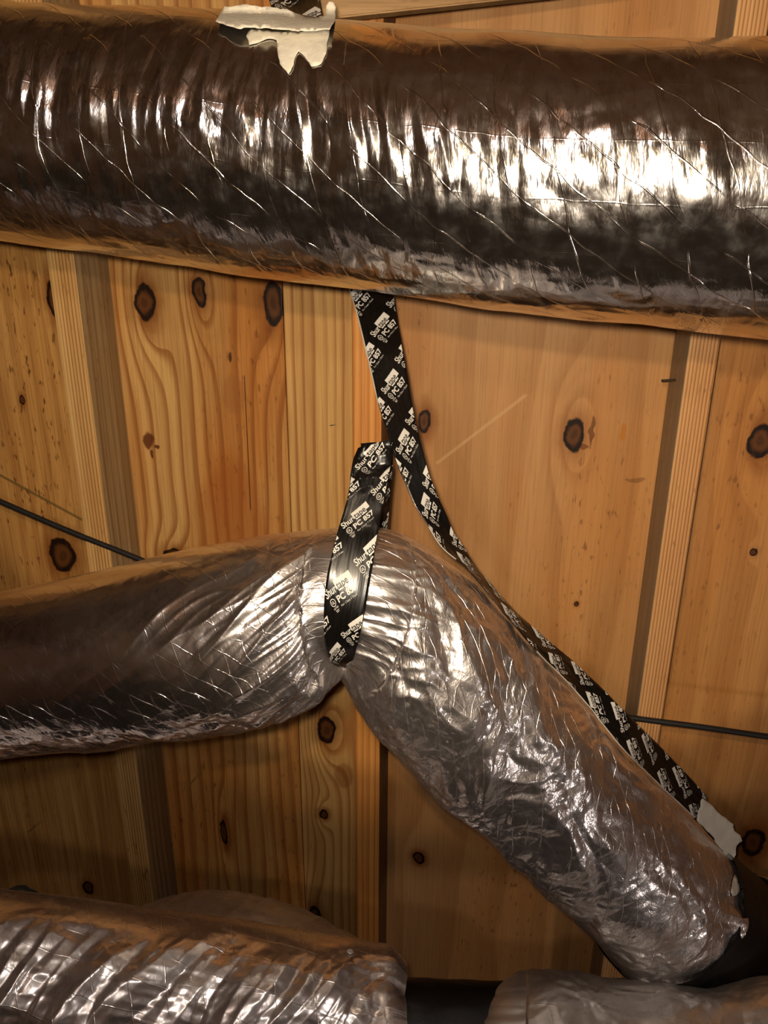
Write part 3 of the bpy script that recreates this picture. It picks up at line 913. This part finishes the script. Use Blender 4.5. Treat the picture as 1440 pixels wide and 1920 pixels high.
# the torn end is uneven
jag = np.array([0.0, 0.2, -0.1, 0.15, 0.3, 0.1, 0.25, 0.0, -0.2, 0.1, 0.3, 0.2, 0.0, 0.25, 0.4, 0.2, 0.1])
s1 = thing('tape_strap', 'long black printed tape strap hanging down from the upper duct', 'tape', tuple(b_1.G[0, 8]))
ob1 = add_band('tape_band', s1, b_1, (703, 633))
for lo_, hi_ in ((22, 66), (104, 116), (150, 238)):
    e0 = b_1.G[lo_:hi_, 0]; dr_ = b_1.G[lo_:hi_, 0] - b_1.G[lo_:hi_, 1]; dr_ /= np.linalg.norm(dr_, axis=1)[:, None]
    wd_ = (0.0009 + 0.0004 * pn(np.arange(hi_ - lo_) * 0.3, 0.5, 3))[:, None]
    nn_ = b_1.N[lo_:hi_, 0]
    ring_ = np.stack([e0 - dr_ * 0.0004 + nn_ * 0.0003, e0 + dr_ * wd_ + nn_ * 0.0002, e0 + dr_ * wd_ - nn_ * 0.0007, e0 - dr_ * 0.0004 - nn_ * 0.0009], 1)
    obj('adhesive_edge', grid_mesh('adhesive_edge', ring_, closed=True), ADHESIVE, ob1)


# ---- sling looped round the waist of the pinched duct
def h_s2(S, T, k):
    top = smooth(0.075, 0.015, S)
    return 0.0006 * pn(S * 20, T * 60, 95) + top * (0.0075 * pn(S * 55, T * 60, 96) + 0.002 * crumple(S, T, 60, 97)) + 0.0003 * ridge(S * 10, T * 120, 98)


st2 = [(671, 838, .800, 731, 826, .803), (663, 856, .795, 734, 848, .800), (659, 880, .788, 734, 868, .795), (656, 906, .780, 728, 897, .787), (648, 946, .768, 717, 957, .772), (637, 983, .757, 709, 997, .757),
       (622, 1039, .746, 697, 1067, .746), (612, 1087, .742, 687, 1129, .742), (607, 1150, .745, 677, 1180, .746), (609, 1205, .760, 668, 1216, .762), (620, 1240, .785, 662, 1241, .785),
       (632, 1250, .812, 664, 1249, .812), (640, 1246, .850, 672, 1245, .850)]
b_2 = Band(st2, 200, 17, h_s2)
s2 = thing('tape_sling', 'black printed tape sling looped round the waist of the pinched duct', 'tape', tuple(b_2.G[100, 8]))
add_band('tape_band', s2, b_2, (646, 993), hi=0.75)


def h_s3(S, T, k):
    return 0.0012 * pn(S * 30, T * 50, 99)


st3 = [(676, 832, .806, 737, 828, .808), (684, 870, .822, 737, 866, .824), (688, 920, .850, 733, 915, .852), (683, 985, .892, 727, 985, .892), (672, 1060, .918, 716, 1062, .918), (662, 1130, .922, 702, 1134, .922), (652, 1200, .908, 686, 1206, .908), (642, 1240, .875, 672, 1243, .875), (640, 1247, .852, 672, 1246, .852)]
b_3 = Band(st3, 120, 13, h_s3)
add_band('tape_band', s2, b_3, (700, 950), hi=0.5)

# ---- tape rising from the top of the upper duct
st4 = [(480, -300, .80, 575, -305, .80), (490, -120, .755, 586, -125, .755), (500, -20, .728, 597, -15, .728), (507, 8, .716, 601, 14, .716), (514, 26, .704, 606, 36, .704), (518, 40, .690, 608, 50, .690)]
b_4 = Band(st4, 90, 13, h_s3)
s4 = thing('tape_strap', 'short black tape strap above the white torn paper', 'tape', tuple(b_4.G[0, 6]))
add_band('tape_band', s4, b_4, (500, 14), lo=0.3)


# ------------------------------------------------------------------ torn paper
def poly_sheet(name, poly, place, step=7.0, thick=0.0009, mat=None, parent=None, rough=0.0, seed=0):
    """fill a pixel outline with points, put each where place() says, and give the sheet thickness"""
    P = [Vector(p) for p in poly]
    xs = [p[0] for p in poly]; ys = [p[1] for p in poly]

    def inside(x, y):
        r = False; j = len(poly) - 1
        for i in range(len(poly)):
            xi, yi = poly[i]; xj_, yj = poly[j]
            if (yi > y) != (yj > y) and x < (xj_ - xi) * (y - yi) / (yj - yi) + xi: r = not r
            j = i
        return r
    rnd = random.Random(seed)
    # ragged edge
    edge = []
    for i in range(len(poly)):
        a, b = Vector(poly[i]), Vector(poly[(i + 1) % len(poly)])
        k = max(1, int((b - a).length / step))
        for q in range(k):
            p = a.lerp(b, q / k)
            if q: p = p + Vector((rnd.uniform(-1, 1), rnd.uniform(-1, 1))) * rough
            edge.append(p)
    pts = list(edge)
    y = min(ys)
    while y < max(ys):
        x = min(xs)
        while x < max(xs):
            xx, yy = x + rnd.uniform(-.25, .25) * step, y + rnd.uniform(-.25, .25) * step
            if inside(xx, yy) and min((Vector((xx, yy)) - e).length for e in edge) > step * 0.5: pts.append(Vector((xx, yy)))
            x += step
        y += step
    ne = len(edge)
    v2, _, f2, *_rest = delaunay_2d_cdt(pts, [(i, (i + 1) % ne) for i in range(ne)], [list(range(ne))], 1, 1e-4)
    bm = bmesh.new()
    top, bot = [], []
    for p in v2:
        c, nrm = place(p.x, p.y)
        top.append(bm.verts.new(c)); bot.append(bm.verts.new(np.array(c) - np.array(nrm) * thick))
    ec = {}
    for f in f2:
        bm.faces.new([top[i] for i in f]); bm.faces.new([bot[i] for i in reversed(f)])
        for a, b in zip(f, list(f[1:]) + [f[0]]):
            ec[(a, b)] = ec.get((a, b), 0) + 1
    for (a, b) in ec:
        if (b, a) not in ec: bm.faces.new([top[b], top[a], bot[a], bot[b]])
    me = bm_mesh(name, bm, True)
    return obj(name, me, mat, parent)


def on_duct(bvh, lift, wav=0.0008, seed=0, fallback=0.65):
    def place(px, py):
        d = Vector(ray(px, py)).normalized()
        hit, nrm, _, dist = bvh.ray_cast(Vector(CAM), d)
        if hit is None:
            return at(px, py, fallback), -np.array(d)
        if nrm.dot(d) > 0: nrm = -nrm
        n = np.array(nrm)
        return np.array(hit) + n * (lift + wav * float(pn(px * 0.08, py * 0.08, seed)) + wav), n
    return place


paper = thing('torn_paper', 'torn white paper scrap stuck on top of the upper duct', 'paper', tuple(at(520, 60, 0.63)))
low_poly = [(470, 56), (510, 60), (560, 62), (605, 52), (618, 58), (614, 80), (611, 104), (602, 122), (584, 126), (572, 108), (560, 98), (553, 112), (548, 130), (541, 140), (526, 122), (521, 98), (519, 78), (505, 74), (488, 80), (468, 86), (462, 70)]
poly_sheet('stuck_scrap', low_poly, on_duct(bvh_top, 0.0006, 0.0005, 3), 6.0, 0.0007, PAPER, paper, 1.6, 2)


_flap_on = on_duct(bvh_top, 0.0, 0.0, 0, 0.648)


def flap_place(px, py):
    # stuck along its upper edge, the lower edge curls out from the duct towards the room
    p, n = _flap_on(px, py)
    e = smooth(10.0, 58.0, np.array(py)).item()
    lift = 0.003 + 0.016 * e + 0.003 * float(pn(px * 0.03, py * 0.05, 8))
    if py < 30:
        q = at(px, py, 0.645 + 0.001 * py * 0.2)
        wgt = smooth(30.0, 20.0, np.array(py)).item()
        p = p * (1 - wgt) + q * wgt
    d = -ray(px, py); d /= np.linalg.norm(d)
    return p + d * lift, d


flap_poly = [(404, 40), (412, 26), (421, 12), (436, 12), (455, 8), (485, 12), (512, 14), (540, 18), (560, 26), (578, 34), (600, 34), (612, 28), (612, 10), (617, 3), (625, 4), (630, 14), (629, 36), (618, 56), (600, 57), (572, 59), (535, 56), (505, 53), (470, 52), (446, 54), (425, 48)]
poly_sheet('curled_flap', flap_poly, flap_place, 6.0, 0.0007, PAPER, paper, 1.2, 5)


_g0, _g1 = graze(1306, 1545), graze(1366, 1606)


def end_place(px, py):
    u = ((px - 1306) * 0.7 + (py - 1545) * 0.7) / 86.0
    d = _g0 + (_g1 - _g0) * u - 0.006 + 0.0015 * float(pn(px * 0.06, py * 0.06, 13))
    d += 0.02 * ((px - 1306) - (py - 1545)) / 120.0
    return at(px, py, d), -ray(px, py)


scrap = thing('torn_backing', 'cream torn tape backing at the lower end of the long strap', 'paper', tuple(at(1350, 1560, 0.98)))
end_poly = [(1306, 1538), (1316, 1497), (1330, 1506), (1346, 1523), (1360, 1533), (1375, 1545), (1377, 1558), (1388, 1566), (1392, 1577), (1381, 1586), (1380, 1602), (1374, 1613), (1363, 1609), (1350, 1590), (1330, 1562), (1316, 1548)]
poly_sheet('backing_scrap', end_poly, end_place, 6.0, 0.0008, PAPER, scrap, 1.5, 9)
shine_poly = [(1368, 1672), (1372, 1652), (1376, 1640), (1384, 1650), (1388, 1668), (1382, 1676), (1372, 1680)]
poly_sheet('shine_patch', shine_poly, on_duct(bvh_mid, 0.001, 0.0005, 4, 1.0), 5.0, 0.0006, PAPER, scrap, 0.8, 11)  # white patch standing in for a bright shine on the foil end

# ------------------------------------------------------------------ black cable strung across the studs
cab = [(-700, 620), (-200, 850), (0, 940), (130, 996), (265, 1050), (450, 1130), (700, 1222), (1000, 1312), (1185, 1346), (1300, 1361), (1440, 1381), (1700, 1412), (2200, 1470)]
pts = np.array([at_y(x, y, STUD_Y - 0.0045) for x, y in cab])
kk = np.concatenate([[0], np.cumsum(np.linalg.norm(np.diff(pts, axis=0), axis=1))])
cp = spline(kk, pts, np.linspace(0, kk[-1], 160))
cable = obj('cable', tube_mesh('cable', cp, 0.0040, 12), plain('black_cable_jacket', rgb(34, 32, 31), 0.5, 0.4, 120.0, 0.3, 0.3))
tag(cable, 'thin black cable strung across the wall studs behind the ducts', 'cable')

# ------------------------------------------------------------------ crumbs lying on the bottom duct
bvh_low = bvh_of(t_low)
chip = poly_sheet('paper_crumb', [(650, 1783), (655, 1779), (662, 1782), (662, 1788), (656, 1791), (651, 1788)], on_duct(bvh_low, 0.0012, 0.0004, 6, 0.86), 4.0, 0.0010, PAPER, None, 0.6, 15)
tag(chip, 'tiny white paper crumb lying on the bottom duct', 'paper')
